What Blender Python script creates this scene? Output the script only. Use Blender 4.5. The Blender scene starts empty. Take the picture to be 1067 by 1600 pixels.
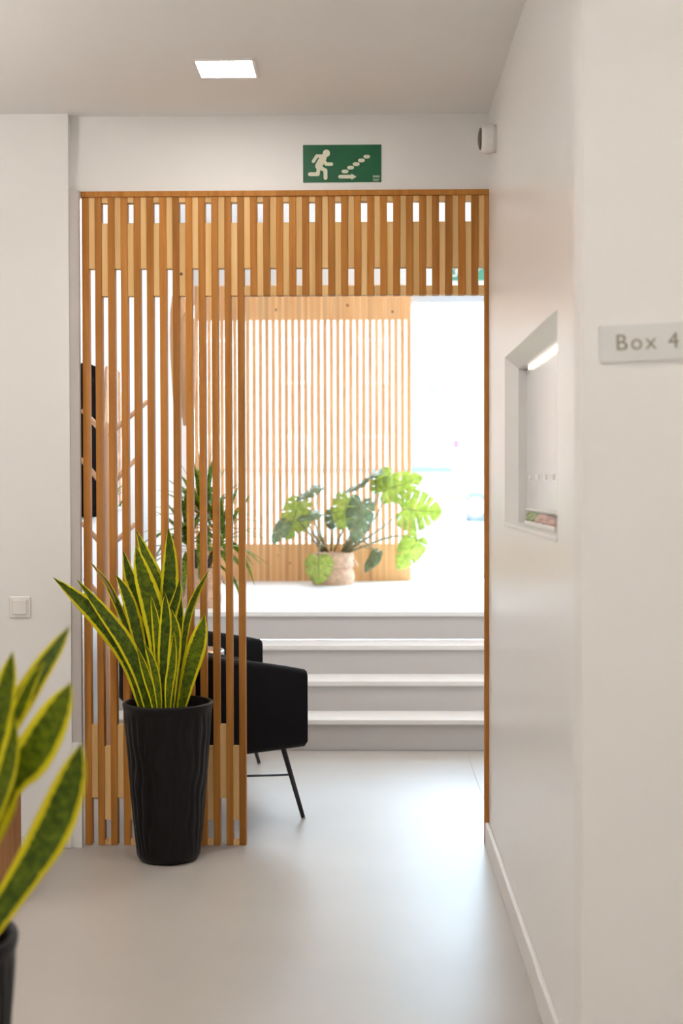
import bpy, bmesh, math, random
from mathutils import Vector, Matrix, geometry
random.seed(7)
PI = math.pi
SC = bpy.context.scene
COL = SC.collection

# ------------------------------------------------------------------ camera
YAW, PITCH, ROLL, FPX, EYE = 0.01881, 0.01963, -0.00242, 2204.6, 1.4
ROT = Matrix.Rotation(YAW, 3, 'Z') @ Matrix.Rotation(PI/2 - PITCH, 3, 'X') @ Matrix.Rotation(ROLL, 3, 'Z')
cd = bpy.data.cameras.new('camera'); cam = bpy.data.objects.new('camera', cd); COL.objects.link(cam)
cam.location = (0, 0, EYE); cam.rotation_euler = ROT.to_euler()
cd.sensor_fit = 'VERTICAL'; cd.sensor_height = 36.0; cd.lens = FPX/1600*36.0
cd.dof.use_dof = True; cd.dof.focus_distance = 5.5; cd.dof.aperture_fstop = 2.6
cd.clip_start = 0.05; cd.clip_end = 300
SC.camera = cam

# ------------------------------------------------------------------ sky and exposure
SKY = 24.0
w = bpy.data.worlds.new('sky'); SC.world = w; w.use_nodes = True
bg = w.node_tree.nodes['Background']
bg.inputs[0].default_value = (0.63, 0.83, 1.0, 1); bg.inputs[1].default_value = SKY
SC.view_settings.view_transform = 'Standard'; SC.view_settings.look = 'None'
SC.view_settings.gamma = 1.0; SC.view_settings.exposure = 0.0
SC.view_settings.use_curve_mapping = False
LAMP = 45.0            # radiance of the recessed ceiling panels
LAMP_COL = (1.0, 0.945, 0.89)
FILL_LAMP_BACK = 45.0
FILL_LAMP_FAR = 46.0
FILL_UPLIGHT = 900.0

# ------------------------------------------------------------------ helpers
def at(px, py, depth):
    """point of the room seen at a photo pixel, at a distance along the corridor"""
    d = ROT @ Vector(((px-533.5)/FPX, -(py-800)/FPX, -1.0))
    return Vector((0, 0, EYE)) + d*(depth/d.y)

def nodes(m):
    m.use_nodes = True
    return m.node_tree, m.node_tree.nodes, m.node_tree.links, m.node_tree.nodes['Principled BSDF']

def mat(name, col, rough=0.5, spec=0.5, metal=0.0, bump=0.0, bscale=60.0, var=0.0, vscale=8.0, coat=0.0, emit=None, sheen=0.0, trans=0.0):
    m = bpy.data.materials.new(name); t, n, l, b = nodes(m)
    b.inputs['Base Color'].default_value = (*col, 1)
    b.inputs['Roughness'].default_value = rough
    b.inputs['Specular IOR Level'].default_value = spec
    b.inputs['Metallic'].default_value = metal
    b.inputs['Coat Weight'].default_value = coat
    b.inputs['Sheen Weight'].default_value = sheen
    if emit:
        b.inputs['Emission Color'].default_value = (*emit[0], 1); b.inputs['Emission Strength'].default_value = emit[1]
    tc = n.new('ShaderNodeTexCoord')
    if var:
        ns = n.new('ShaderNodeTexNoise'); ns.inputs['Scale'].default_value = vscale; ns.inputs['Detail'].default_value = 4
        l.new(tc.outputs['Object'], ns.inputs['Vector'])
        r = n.new('ShaderNodeValToRGB')
        r.color_ramp.elements[0].color = (*[c*(1-var) for c in col], 1); r.color_ramp.elements[1].color = (*[min(1, c*(1+var)) for c in col], 1)
        r.color_ramp.elements[0].position = .3; r.color_ramp.elements[1].position = .7
        l.new(ns.outputs['Fac'], r.inputs['Fac']); l.new(r.outputs['Color'], b.inputs['Base Color'])
    if bump:
        nb = n.new('ShaderNodeTexNoise'); nb.inputs['Scale'].default_value = bscale; nb.inputs['Detail'].default_value = 5
        l.new(tc.outputs['Object'], nb.inputs['Vector'])
        bp = n.new('ShaderNodeBump'); bp.inputs['Strength'].default_value = bump; bp.inputs['Distance'].default_value = .002
        l.new(nb.outputs['Fac'], bp.inputs['Height']); l.new(bp.outputs['Normal'], b.inputs['Normal'])
    return m

def wood(name, c1, c2, rough=0.55, rnd=0.25, axis=2, grain=1.0):
    """long-grain timber, each piece a little different"""
    m = bpy.data.materials.new(name); t, n, l, b = nodes(m)
    tc = n.new('ShaderNodeTexCoord'); oi = n.new('ShaderNodeObjectInfo')
    mp = n.new('ShaderNodeMapping'); s = [38*grain]*3; s[axis] = 1.6*grain; mp.inputs['Scale'].default_value = s
    off = n.new('ShaderNodeVectorMath'); off.operation = 'SCALE'; off.inputs[0].default_value = (17, 31, 23)
    l.new(oi.outputs['Random'], off.inputs['Scale']); l.new(off.outputs['Vector'], mp.inputs['Location'])
    l.new(tc.outputs['Object'], mp.inputs['Vector'])
    ns = n.new('ShaderNodeTexNoise'); ns.inputs['Scale'].default_value = 1.0; ns.inputs['Detail'].default_value = 6; ns.inputs['Distortion'].default_value = .6
    l.new(mp.outputs['Vector'], ns.inputs['Vector'])
    r = n.new('ShaderNodeValToRGB'); r.color_ramp.elements[0].position = .3; r.color_ramp.elements[1].position = .72
    r.color_ramp.elements[0].color = (*c1, 1); r.color_ramp.elements[1].color = (*c2, 1)
    l.new(ns.outputs['Fac'], r.inputs['Fac'])
    hv = n.new('ShaderNodeHueSaturation')
    mr = n.new('ShaderNodeMapRange'); mr.inputs['To Min'].default_value = 1-rnd; mr.inputs['To Max'].default_value = 1+rnd*.6
    l.new(oi.outputs['Random'], mr.inputs['Value']); l.new(mr.outputs['Result'], hv.inputs['Value'])
    l.new(r.outputs['Color'], hv.inputs['Color']); l.new(hv.outputs['Color'], b.inputs['Base Color'])
    b.inputs['Roughness'].default_value = rough; b.inputs['Specular IOR Level'].default_value = .2
    bp = n.new('ShaderNodeBump'); bp.inputs['Strength'].default_value = .15; bp.inputs['Distance'].default_value = .001
    l.new(ns.outputs['Fac'], bp.inputs['Height']); l.new(bp.outputs['Normal'], b.inputs['Normal'])
    return m

def leafmat(name, dark, light, edge=None, margin=.66, rough=.42, transl=.25, bands=True, back=None):
    """leaf blade: mottled green across its length, optional pale margin (UV.x runs across the blade)"""
    m = bpy.data.materials.new(name); t, n, l, b = nodes(m)
    uv = n.new('ShaderNodeUVMap'); oi = n.new('ShaderNodeObjectInfo')
    mp = n.new('ShaderNodeMapping'); mp.inputs['Scale'].default_value = (3.0, 26.0, 1) if bands else (6, 6, 1)
    off = n.new('ShaderNodeVectorMath'); off.operation = 'SCALE'; off.inputs[0].default_value = (5, 43, 9)
    l.new(oi.outputs['Random'], off.inputs['Scale']); l.new(off.outputs['Vector'], mp.inputs['Location'])
    l.new(uv.outputs['UV'], mp.inputs['Vector'])
    ns = n.new('ShaderNodeTexNoise'); ns.inputs['Scale'].default_value = 1; ns.inputs['Detail'].default_value = 5; ns.inputs['Distortion'].default_value = .8
    l.new(mp.outputs['Vector'], ns.inputs['Vector'])
    r = n.new('ShaderNodeValToRGB'); r.color_ramp.elements[0].position = .38; r.color_ramp.elements[1].position = .68
    r.color_ramp.elements[0].color = (*dark, 1); r.color_ramp.elements[1].color = (*light, 1)
    l.new(ns.outputs['Fac'], r.inputs['Fac']); out = r.outputs['Color']
    if edge:
        sx = n.new('ShaderNodeSeparateXYZ'); l.new(uv.outputs['UV'], sx.inputs['Vector'])
        a = n.new('ShaderNodeMath'); a.operation = 'SUBTRACT'; a.inputs[1].default_value = .5; l.new(sx.outputs['X'], a.inputs[0])
        ab = n.new('ShaderNodeMath'); ab.operation = 'ABSOLUTE'; l.new(a.outputs[0], ab.inputs[0])
        wob = n.new('ShaderNodeMath'); wob.operation = 'MULTIPLY_ADD'; wob.inputs[1].default_value = .10; l.new(ns.outputs['Fac'], wob.inputs[0]); l.new(ab.outputs[0], wob.inputs[2])
        st = n.new('ShaderNodeMapRange'); st.inputs['From Min'].default_value = margin*.5+.035; st.inputs['From Max'].default_value = margin*.5+.065
        l.new(wob.outputs[0], st.inputs['Value'])
        mx = n.new('ShaderNodeMix'); mx.data_type = 'RGBA'; l.new(st.outputs['Result'], mx.inputs[0]); l.new(out, mx.inputs[6]); mx.inputs[7].default_value = (*edge, 1)
        out = mx.outputs[2]
    l.new(out, b.inputs['Base Color']); b.inputs['Roughness'].default_value = rough; b.inputs['Specular IOR Level'].default_value = .22
    if transl:
        tr = n.new('ShaderNodeBsdfTranslucent'); hs = n.new('ShaderNodeHueSaturation'); hs.inputs['Saturation'].default_value = 1.05; hs.inputs['Value'].default_value = 1.7
        l.new(out, hs.inputs['Color']); l.new(hs.outputs['Color'], tr.inputs['Color'])
        ms = n.new('ShaderNodeMixShader'); ms.inputs[0].default_value = transl
        l.new(b.outputs[0], ms.inputs[1]); l.new(tr.outputs[0], ms.inputs[2]); l.new(ms.outputs[0], n['Material Output'].inputs['Surface'])
    return m

def glassmat(name, tint=(.97, .99, 1), gloss=.06, rough=.02):
    m = bpy.data.materials.new(name); t, n, l, b = nodes(m); n.remove(b)
    tp = n.new('ShaderNodeBsdfTransparent'); tp.inputs[0].default_value = (*tint, 1)
    gl = n.new('ShaderNodeBsdfGlossy'); gl.inputs['Roughness'].default_value = rough
    ms = n.new('ShaderNodeMixShader'); ms.inputs[0].default_value = gloss
    l.new(tp.outputs[0], ms.inputs[1]); l.new(gl.outputs[0], ms.inputs[2]); l.new(ms.outputs[0], n['Material Output'].inputs['Surface'])
    return m

class MB:
    def __init__(s): s.v = []; s.f = []; s.uv = {}
    def add(s, vs, fs):
        o = len(s.v); s.v += [tuple(v) for v in vs]; s.f += [tuple(i+o for i in f) for f in fs]; return o
    def box(s, a, b):
        x0, y0, z0 = a; x1, y1, z1 = b
        s.add([(x0,y0,z0),(x1,y0,z0),(x1,y1,z0),(x0,y1,z0),(x0,y0,z1),(x1,y0,z1),(x1,y1,z1),(x0,y1,z1)],
              [(3,2,1,0),(4,5,6,7),(0,1,5,4),(1,2,6,5),(2,3,7,6),(3,0,4,7)]); return s
    def tube(s, pts, rads, n=8, cap=True):
        pts = [Vector(p) for p in pts]
        if not isinstance(rads, (list, tuple)): rads = [rads]*len(pts)
        up = None; vs = []; fs = []
        for i, p in enumerate(pts):
            d = (pts[min(i+1, len(pts)-1)]-pts[max(i-1, 0)]).normalized()
            if up is None:
                up = Vector((0,0,1)) if abs(d.z) < .9 else Vector((1,0,0))
            x = d.cross(up).normalized(); y = x.cross(d).normalized(); up = y
            for k in range(n):
                a = 2*PI*k/n; vs.append(p + x*math.cos(a)*rads[i] + y*math.sin(a)*rads[i])
        for i in range(len(pts)-1):
            for k in range(n):
                k2 = (k+1) % n; fs.append((i*n+k, i*n+k2, (i+1)*n+k2, (i+1)*n+k))
        if cap: fs.append(tuple(range(n))[::-1]); fs.append(tuple((len(pts)-1)*n+k for k in range(n)))
        s.add(vs, fs); return s
    def lathe(s, prof, n=32, c=(0,0), disp=None, cap0=False, cap1=False):
        vs = []; fs = []
        for j, (r, z) in enumerate(prof):
            for k in range(n):
                a = 2*PI*k/n; rr = r + (disp(a, z, j) if disp else 0)
                vs.append((c[0]+rr*math.cos(a), c[1]+rr*math.sin(a), z))
        for j in range(len(prof)-1):
            for k in range(n):
                k2 = (k+1) % n; fs.append((j*n+k, j*n+k2, (j+1)*n+k2, (j+1)*n+k))
        if cap0: fs.append(tuple(range(n))[::-1])
        if cap1: fs.append(tuple((len(prof)-1)*n+k for k in range(n)))
        s.add(vs, fs); return s
    def prism(s, poly, h, frame=None):
        """poly in 2D, extruded by h along the frame's third axis; frame = (origin, ex, ey, ez)"""
        if frame is None: frame = (Vector((0,0,0)), Vector((1,0,0)), Vector((0,1,0)), Vector((0,0,1)))
        o, ex, ey, ez = frame; n = len(poly)
        vs = [o+ex*p[0]+ey*p[1] for p in poly] + [o+ex*p[0]+ey*p[1]+ez*h for p in poly]
        tris = geometry.tessellate_polygon([[Vector((p[0], p[1], 0)) for p in poly]])
        fs = [tuple(t) for t in tris] + [tuple(i+n for i in t[::-1]) for t in tris]
        fs += [(i, (i+1) % n, (i+1) % n+n, i+n) for i in range(n)]
        s.add(vs, fs); return s
    def mesh(s, name, m=None, smooth=False, bevel=0, seg=2, angle=None):
        me = bpy.data.meshes.new(name); me.from_pydata(s.v, [], s.f); me.validate(); me.update()
        bm = bmesh.new(); bm.from_mesh(me)
        bmesh.ops.recalc_face_normals(bm, faces=bm.faces)
        if bevel:
            es = [e for e in bm.edges if len(e.link_faces) == 2 and e.calc_face_angle(0) > .5]
            bmesh.ops.bevel(bm, geom=es, offset=bevel, segments=seg, affect='EDGES', profile=.5, clamp_overlap=True)
        bm.to_mesh(me); bm.free()
        if smooth:
            for p in me.polygons: p.use_smooth = True
            if angle: me.set_sharp_from_angle(angle=angle)
        if m: me.materials.append(m)
        return me
    def build(s, name, m=None, parent=None, loc=(0,0,0), **k):
        return put(name, s.mesh(name, m, **k), parent, loc)

def put(name, me, parent=None, loc=(0,0,0), rot=None):
    o = bpy.data.objects.new(name, me); COL.objects.link(o); o.location = loc
    if rot: o.rotation_euler = rot
    if parent: o.parent = parent
    return o
def tag(o, label, cat, group=None):
    o['label'] = label; o['category'] = cat
    if group: o['group'] = group
    return o
def thing(name, label, cat, loc=(0,0,0), rz=0, group=None):
    o = bpy.data.objects.new(name, None); COL.objects.link(o); o.empty_display_size = .05
    o.location = loc; o.rotation_euler = (0,0,rz); return tag(o, label, cat, group)
def struct(o): o['kind'] = 'structure'; return o
def sbox(name, m, a, b, bevel=0):
    return struct(MB().box(a, b).build(name, m, bevel=bevel))
def sempty(name, loc=(0,0,0)):
    o = bpy.data.objects.new(name, None); COL.objects.link(o); o.location = loc; return struct(o)

def catmull(pts, n):
    pts = [Vector(p) for p in pts]; P = [2*pts[0]-pts[1]] + pts + [2*pts[-1]-pts[-2]]; out = []
    m = len(pts)-1
    for i in range(n+1):
        u = i/n*m; k = min(int(u), m-1); t = u-k; a, b, c, d = P[k:k+4]
        out.append(.5*((2*b)+(c-a)*t+(2*a-5*b+4*c-d)*t*t+(3*b-a-3*c+d)*t**3))
    return out

def blade(path, width, facing, m, name, parent, n=14, prof=None, cup=.12, thick=.0025, across=4):
    """a strap leaf with real thickness along a path (parent-local), face turned to 'facing'"""
    prof = prof or (lambda t: (.42+.58*min(1, t/.45)**.8)*(max(0, 1-((max(t, .45)-.45)/.55)**2.2)))
    pts = catmull(path, n); vs = []; fs = []; uvs = []
    base = parent.location
    pts = [p-base for p in pts]
    W = across+1
    for i, p in enumerate(pts):
        t = i/n; d = (pts[min(i+1, n)]-pts[max(i-1, 0)]).normalized()
        f = Vector(facing); side = d.cross(f).normalized(); nor = side.cross(d).normalized()
        hw = max(width*.5*prof(t), .0006)
        for sgn in (1, -1):
            for k in range(W):
                u = k/across*2-1
                vs.append(p + side*u*hw + nor*(cup*hw*2*(u*u-.5)) + nor*sgn*thick*.5*(1-.7*abs(u)))
                uvs.append((k/across, t))
    R = 2*W
    for i in range(n):
        for k in range(across):
            a = i*R+k; fs.append((a, a+1, a+1+R, a+R)); b = a+W; fs.append((b+1, b, b+R, b+R+1))
        a = i*R; fs.append((a, a+R, a+R+W, a+W)); a = i*R+across; fs.append((a+R, a, a+W, a+R+W))
    me = bpy.data.meshes.new(name); me.from_pydata([tuple(v) for v in vs], [], fs); me.update()
    ul = me.uv_layers.new(name='UVMap')
    for lp in me.loops: ul.data[lp.index].uv = uvs[lp.vertex_index]
    for p in me.polygons: p.use_smooth = True
    me.materials.append(m)
    return put(name, me, parent)

# ------------------------------------------------------------------ materials
M = {}
M['wall'] = mat('warm_white_paint', (.87, .855, .835), .55, .4, bump=.12, bscale=90)
M['wall_satin'] = mat('satin_white_paint', (.87, .855, .84), .29, .5, bump=.06, bscale=40)
M['jamb_shade'] = mat('shaded_jamb_grey', (.52, .48, .46), .55)
M['ceil'] = mat('ceiling_paint', (.89, .875, .86), .8, .2)
M['room_wall'] = mat('bright_white_paint', (.92, .915, .91), .6, .4)
M['floor'] = mat('pale_vinyl_floor', (.44, .405, .37), .36, .5, bump=.08, bscale=14, var=.025, vscale=3)
M['platform'] = mat('platform_vinyl', (.88, .88, .88), .4, .4)
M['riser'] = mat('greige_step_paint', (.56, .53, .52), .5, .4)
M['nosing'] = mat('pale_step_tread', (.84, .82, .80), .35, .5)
M['base'] = mat('baseboard_paint', (.82, .80, .79), .4, .5)
M['slat'] = wood('honey_pine', (.37, .140, .024), (.54, .235, .052), rnd=.22)
M['filler'] = wood('pale_pine', (.70, .43, .165), (.86, .58, .28), rnd=.12)
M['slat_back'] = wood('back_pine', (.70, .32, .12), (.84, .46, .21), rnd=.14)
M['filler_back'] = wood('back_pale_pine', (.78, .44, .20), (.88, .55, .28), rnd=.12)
M['knot'] = mat('wood_knot', (.16, .065, .02), .6)
M['lamp_wood'] = wood('veneer', (.50, .26, .11), (.66, .38, .19), rnd=.1)
M['coat_wood'] = wood('beech', (.62, .37, .22), (.72, .46, .30), rnd=.1)
M['lamp'] = mat('led_diffuser', (.9, .9, .9), .5, emit=(LAMP_COL, LAMP))
M['fill_lamp_far'] = mat('fill_diffuser_corridor', (.9, .9, .9), .5, emit=(LAMP_COL, FILL_LAMP_FAR))
M['fill_uplight'] = mat('fill_uplight_diffuser', (.9, .9, .9), .5, emit=(LAMP_COL, FILL_UPLIGHT))
M['fill_uplight_back'] = mat('fill_uplight_diffuser_soft', (.9, .9, .9), .5, emit=((1, .93, .85), 620))
M['fill_lamp_back'] = mat('fill_diffuser_cool', (.9, .9, .9), .5, emit=((1, .95, .9), FILL_LAMP_BACK))
M['white'] = mat('white_plastic', (.82, .80, .77), .35)
M['cable'] = mat('white_cable', (.7, .68, .65), .6)
M['matte'] = mat('matte_black', (.012, .010, .010), .9, .0)
M['dark'] = mat('dark_plastic', (.035, .028, .022), .3)
M['green'] = mat('sign_green', (.004, .105, .040), .4)
M['glow'] = mat('sign_symbol', (.78, .76, .60), .5)
M['plate'] = mat('acrylic_plate', (.74, .74, .73), .3)
M['letters'] = mat('taupe_letters', (.27, .245, .185), .5)
M['pot'] = mat('black_resin', (.0045, .0042, .0045), .45, .18, bump=.1, bscale=120)
M['soil'] = mat('dark_soil', (.05, .028, .018), .95, .1, bump=1, bscale=90)
M['snake'] = leafmat('snake_leaf', (.030, .055, .001), (.10, .15, .005), (.72, .62, .012), .69, transl=.12)
M['snake2'] = leafmat('snake_leaf_bright', (.055, .09, .001), (.16, .21, .005), (.76, .68, .016), .67, transl=.15)
M['dry'] = mat('dry_leaf', (.30, .19, .05), .6)
M['palm'] = leafmat('strap_leaf', (.07, .12, .018), (.34, .41, .06), None, rough=.38, transl=.5)
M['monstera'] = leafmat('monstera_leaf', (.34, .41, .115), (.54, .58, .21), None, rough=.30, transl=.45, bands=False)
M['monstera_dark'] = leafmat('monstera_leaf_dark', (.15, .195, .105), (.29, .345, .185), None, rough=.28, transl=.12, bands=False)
M['stem'] = mat('petiole', (.26, .22, .11), .5, var=.3)
M['cane'] = mat('cane_bark', (.10, .075, .04), .8, bump=.8, bscale=60, var=.4, vscale=20)
M['basket'] = mat('seagrass', (.66, .43, .30), .8, .2, bump=1.0, bscale=110, var=.18, vscale=30)
M['velvet'] = mat('black_velvet', (.003, .003, .0045), .8, .15, sheen=.03)
M['metal'] = mat('black_steel', (.012, .013, .016), .35, .5)
M['steel'] = mat('brushed_steel', (.62, .62, .63), .3, metal=1)
M['rail'] = mat('aluminium_rail', (.66, .67, .70), .4)
M['mirror'] = mat('mirror_glass', (.92, .92, .93), .03, metal=1)
M['glass'] = glassmat('window_glass')
M['frost'] = mat('frosted_glass', (.80, .82, .83), .22, .5)
M['strip'] = mat('warm_strip_glow', (.9, .9, .9), .5, emit=((1, .93, .76), 1.3))
M['flower'] = mat('pink_petals', (.70, .50, .45), .7, var=.2, vscale=90)
M['sprig'] = mat('sage_leaves', (.38, .45, .26), .7, var=.2, vscale=90)
M['street'] = mat('pale_paving', (.20, .195, .185), .8, .2, var=.08)
M['facade'] = mat('far_render', (.20, .20, .19), .9, .1)
M['facade_glass'] = mat('far_window', (.15, .17, .18), .3)
M['peach'] = mat('peach_block', (.24, .175, .135), .9, .1)
M['carpaint'] = mat('white_car_paint', (.30, .30, .30), .3, coat=.3)
M['cargrey'] = mat('silver_car_paint', (.16, .18, .20), .3, coat=.3)
M['carglass'] = mat('car_glass', (.10, .125, .14), .3)
M['tyre'] = mat('tyre', (.06, .066, .07), .8)
M['coping'] = mat('blue_grey_coping', (.055, .07, .08), .8)
M['red'] = mat('red_panel', (.10, .022, .04), .6)
M['pole'] = mat('pale_pole', (.13, .15, .135), .5)
M['brown'] = wood('stool_wood', (.30, .13, .05), (.42, .20, .08), rnd=.05)

# ------------------------------------------------------------------ room shell
DS = 5.44                      # front of the slatted screen
ZC = 2.818                     # corridor ceiling
XW = 0.4654                    # corridor wall on the right
XL, XR, ZR = -1.37, 1.65, 3.30 # waiting room
YB = 10.846                    # back screen
ZP = 0.656                     # platform
# corridor
f1 = MB().box((-2.7, -2.6, -.1), (.5085, 7.39, 0)).build('floor', M['floor']); struct(f1)
f2 = MB().box((.5115, 3.2, -.1), (1.8, 7.39, 0)).build('floor', M['floor']); struct(f2)
sbox('floor', M['floor'], (.5115, -2.6, -.1), (1.8, 3.2, 0))
sbox('floor', M['riser'], (.5085, -2.6, -.1), (.5115, 7.39, -.003))
sbox('ceiling', M['ceil'], (-2.7, -2.6, ZC), (1.8, 5.46, ZC+.1))
sbox('wall_left', M['wall'], (-2.7, 5.40, 0), (-1.144, 5.54, ZC))
sbox('trim_2', M['jamb_shade'], (-1.144, 5.405, .407), (-1.1055, 5.428, 2.529))  # wall-coloured strip in shadow, its shade put into a darker grey
sbox('trim_3', M['wall'], (-1.144, 5.402, 0), (-1.1055, 5.428, .407))
sbox('wall_front', M['wall'], (-1.144, 5.445, 2.529), (XW, 5.585, ZC))
sbox('wall_near', M['wall'], (XW, 3.064, 0), (1.8, 3.20, ZC))
sbox('wall_east', M['wall'], (1.65, -2.6, 0), (1.8, 3.064, ZC))
sbox('wall_west', M['wall'], (-2.7, -2.6, 0), (-2.55, 5.40, ZC))
sbox('wall_south', M['wall'], (-2.55, -2.6, 0), (1.65, -2.45, ZC))
# right wall with its splayed window reveal
Y0, Y1, Z0, Z1 = 3.4815, 4.8117, 1.269, 1.829
g = .042; XI = XW+.042; XT = .60; YA, YE = 3.20, 5.585
def ring(x, d): return [(x, Y0+d, Z0+d), (x, Y1-d, Z0+d), (x, Y1-d, Z1-d), (x, Y0+d, Z1-d)]
outer = [(XW, YA, 0), (XW, YE, 0), (XW, YE, ZC), (XW, YA, ZC)]
wr = MB(); wr.add(outer+ring(XW, 0)+[(XI, Y0+g, Z0), (XI, Y1-g, Z0), (XI, Y1-g, Z1-g), (XI, Y0+g, Z1-g)]+[(XT, YA, 0), (XT, YE, 0), (XT, YE, ZC), (XT, YA, ZC)]+[(XT, Y0+g, Z0), (XT, Y1-g, Z0), (XT, Y1-g, Z1-g), (XT, Y0+g, Z1-g)],
   [(0,1,5,4),(1,2,6,5),(2,3,7,6),(3,0,4,7),(4,5,9,8),(5,6,10,9),(6,7,11,10),(7,4,8,11),
    (12,13,17,16),(13,14,18,17),(14,15,19,18),(15,12,16,19),(8,9,17,16),(9,10,18,17),(10,11,19,18),(11,8,16,19),
    (0,1,13,12),(1,2,14,13),(2,3,15,14),(3,0,12,15)])
struct(wr.build('wall_right', M['wall_satin']))
# baseboards
struct(MB().box((.4500, 3.064, 0), (XW, 5.44, .092)).build('baseboard_right', M['base'], bevel=.004))
struct(MB().box((XW, 3.050, 0), (1.65, 3.064, .092)).build('baseboard_near', M['base'], bevel=.004))
struct(MB().box((-2.55, 5.386, 0), (-1.144, 5.40, .05)).build('baseboard_left', M['base'], bevel=.003))
# pass-through window in the right wall
wn = sempty('window_1', (XI+.012, (Y0+Y1)/2, Z0))
def wl(x, y, z): return (x-wn.location.x, y-wn.location.y, z-wn.location.z)
MB().box(wl(XI+.028, Y0+g, Z0+.048), wl(XI+.036, Y1-g, Z1-g)).build('frosted_pane', M['frost'], wn)
MB().box(wl(XI+.024, Y0+g, Z0+.043), wl(XI+.038, Y1-g, Z0+.050)).build('pane_rail', M['white'], wn)
MB().box(wl(XI+.055, Y0+g, Z0), wl(XT, Y1-g, Z1-g)).build('back_panel', M['white'], wn)
MB().box(wl(XW-.004, Y0+.001, Z0-.012), wl(XI+.05, Y1-.001, Z0+.0005)).build('sill', M['white'], wn, bevel=.003)
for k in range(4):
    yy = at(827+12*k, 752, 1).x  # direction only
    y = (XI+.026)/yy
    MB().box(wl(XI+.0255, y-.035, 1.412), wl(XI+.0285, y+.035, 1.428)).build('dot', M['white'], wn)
st = MB().box((-.004, -.56, -.007), (.004, .56, .007)).build('glow_strip', M['strip'], None, (XI+.022, (Y0+Y1)/2-.06, Z1-g-.007), bevel=.003)  # thin glowing bar along the top edge of the pane
tag(st, 'warm glowing strip along the top of the frosted window in the right wall', 'light strip')

# waiting room shell
sbox('wall_west', M['room_wall'], (XL-.15, 5.54, 0), (XL, 11.10, ZR))
sbox('wall_east', M['room_wall'], (XR, 5.585, 0), (XR+.15, 11.10, ZR))
sbox('wall_front', M['room_wall'], (XT, 5.46, 0), (XR+.15, 5.585, ZR))
sbox('wall_front', M['room_wall'], (XL-.15, 5.46, ZC), (XT, 5.585, ZR))
sbox('ceiling', M['room_wall'], (XL-.15, 5.46, ZR), (XR+.15, 11.10, ZR+.1))
sbox('wall_back', M['room_wall'], (XL, 10.97, 2.86), (XR, 11.10, ZR))
sbox('wall_back', M['room_wall'], (1.42, 10.97, ZP), (XR, 11.10, 2.86))
# staircase and platform
stc = sempty('staircase', (0, 7.39, 0))
RH, TD = .164, .281
for k in range(4):
    y = TD*k
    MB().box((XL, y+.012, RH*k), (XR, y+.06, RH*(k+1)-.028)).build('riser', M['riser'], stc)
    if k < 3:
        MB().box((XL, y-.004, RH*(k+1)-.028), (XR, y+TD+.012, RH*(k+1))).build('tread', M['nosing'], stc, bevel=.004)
sbox('floor', M['platform'], (XL, 7.39+3*TD-.004, ZP-.028), (XR, 11.10, ZP), bevel=.003)
sbox('floor', M['street'], (XL-.15, 7.39, -.1), (XR+.15, 11.10, -.01))
# glazing behind the back screen and the sliding doors
w2 = sempty('window_2', (-.5, 11.04, ZP))
MB().box((-.87, -.006, .05), (.86, .006, 2.17)).build('pane', M['glass'], w2)
for a, b in (((-.87, -.03, 0), (.86, .03, .05)), ((-.87, -.03, 2.14), (.86, .03, 2.204))): MB().box(a, b).build('frame', M['rail'], w2)
for nm, x0, x1, y in (('door_1', .37, .90, 11.0), ('door_2', .88, 1.42, 11.055)):
    d = sempty(nm, (x0, y, ZP))
    MB().box((0, -.005, .06), (x1-x0, .005, 2.15)).build('pane', M['glass'], d)
    MB().box((0, -.02, .012), (x1-x0, .02, .06)).build('bottom_rail', M['rail'], d, bevel=.003)
    MB().box((0, -.02, 2.15), (x1-x0, .02, 2.18)).build('top_rail', M['rail'], d, bevel=.003)
struct(MB().box((.34, 10.93, 2.80), (1.42, 11.08, 2.86)).build('trim_1', M['rail'], bevel=.004))

# ------------------------------------------------------------------ slatted screen in the opening
PIT, SW, SD = .05, .0260, .042
X0 = -1.101
scr = thing('slatted_screen', 'honey pine slatted screen with a doorway and a header of short blocks', 'screen', (0, DS, 0))
ZB0, ZB1, ZH = 2.508, 2.529, 2.1275
def shared(name, a, b, m, bevel=.0012): return MB().box(a, b).mesh(name, m, bevel=bevel, seg=1)
full = shared('slat', (-SW/2, 0, 0), (SW/2, SD, ZB0), M['slat'])
short = shared('slat', (-SW/2, 0, ZH), (SW/2, SD, ZB0), M['slat'])
GW = PIT-SW
def fm(z0, z1): return shared('block', (-GW/2, .003, z0), (GW/2, SD-.003, z1), M['filler'])
blk = {'At': fm(2.233, ZB0), 'Ac': fm(ZH, 2.163), 'Bc': fm(2.486, ZB0), 'Bt': fm(ZH, 2.408),
       'Ab': fm(.1835, .468), 'Bb': fm(.0986, .3834), 'Bf': fm(0, .0212)}
for i in range(31):
    put('slat', full if i <= 12 else short, scr, (X0+SW/2+PIT*i, 0, 0))
    xg = X0+SW+GW/2+PIT*i
    ks = ['At'] if i % 2 == 0 else ['Bc', 'Bt']
    if i % 2 == 0 and i >= 11: ks.append('Ac')
    if i < 12: ks += ['Ab'] if i % 2 == 0 else ['Bb', 'Bf']
    for k in ks: put('block', blk[k], scr, (xg, 0, 0))
MB().box((.449, 0, 0), (XW, SD, ZB0)).build('jamb', M['slat'], scr, bevel=.001)
MB().box((X0-.004, -.006, ZB0), (XW, .06, ZB1)).build('top_beam', M['slat'], scr, bevel=.001)
for px, py, r in ((283, 428, .006), (560, 240, 0)):
    if r:
        p = at(px, py, DS); MB().tube([(p.x, .0015, p.z), (p.x, .004, p.z)], r, 10).build('knot', M['knot'], scr)

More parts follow.
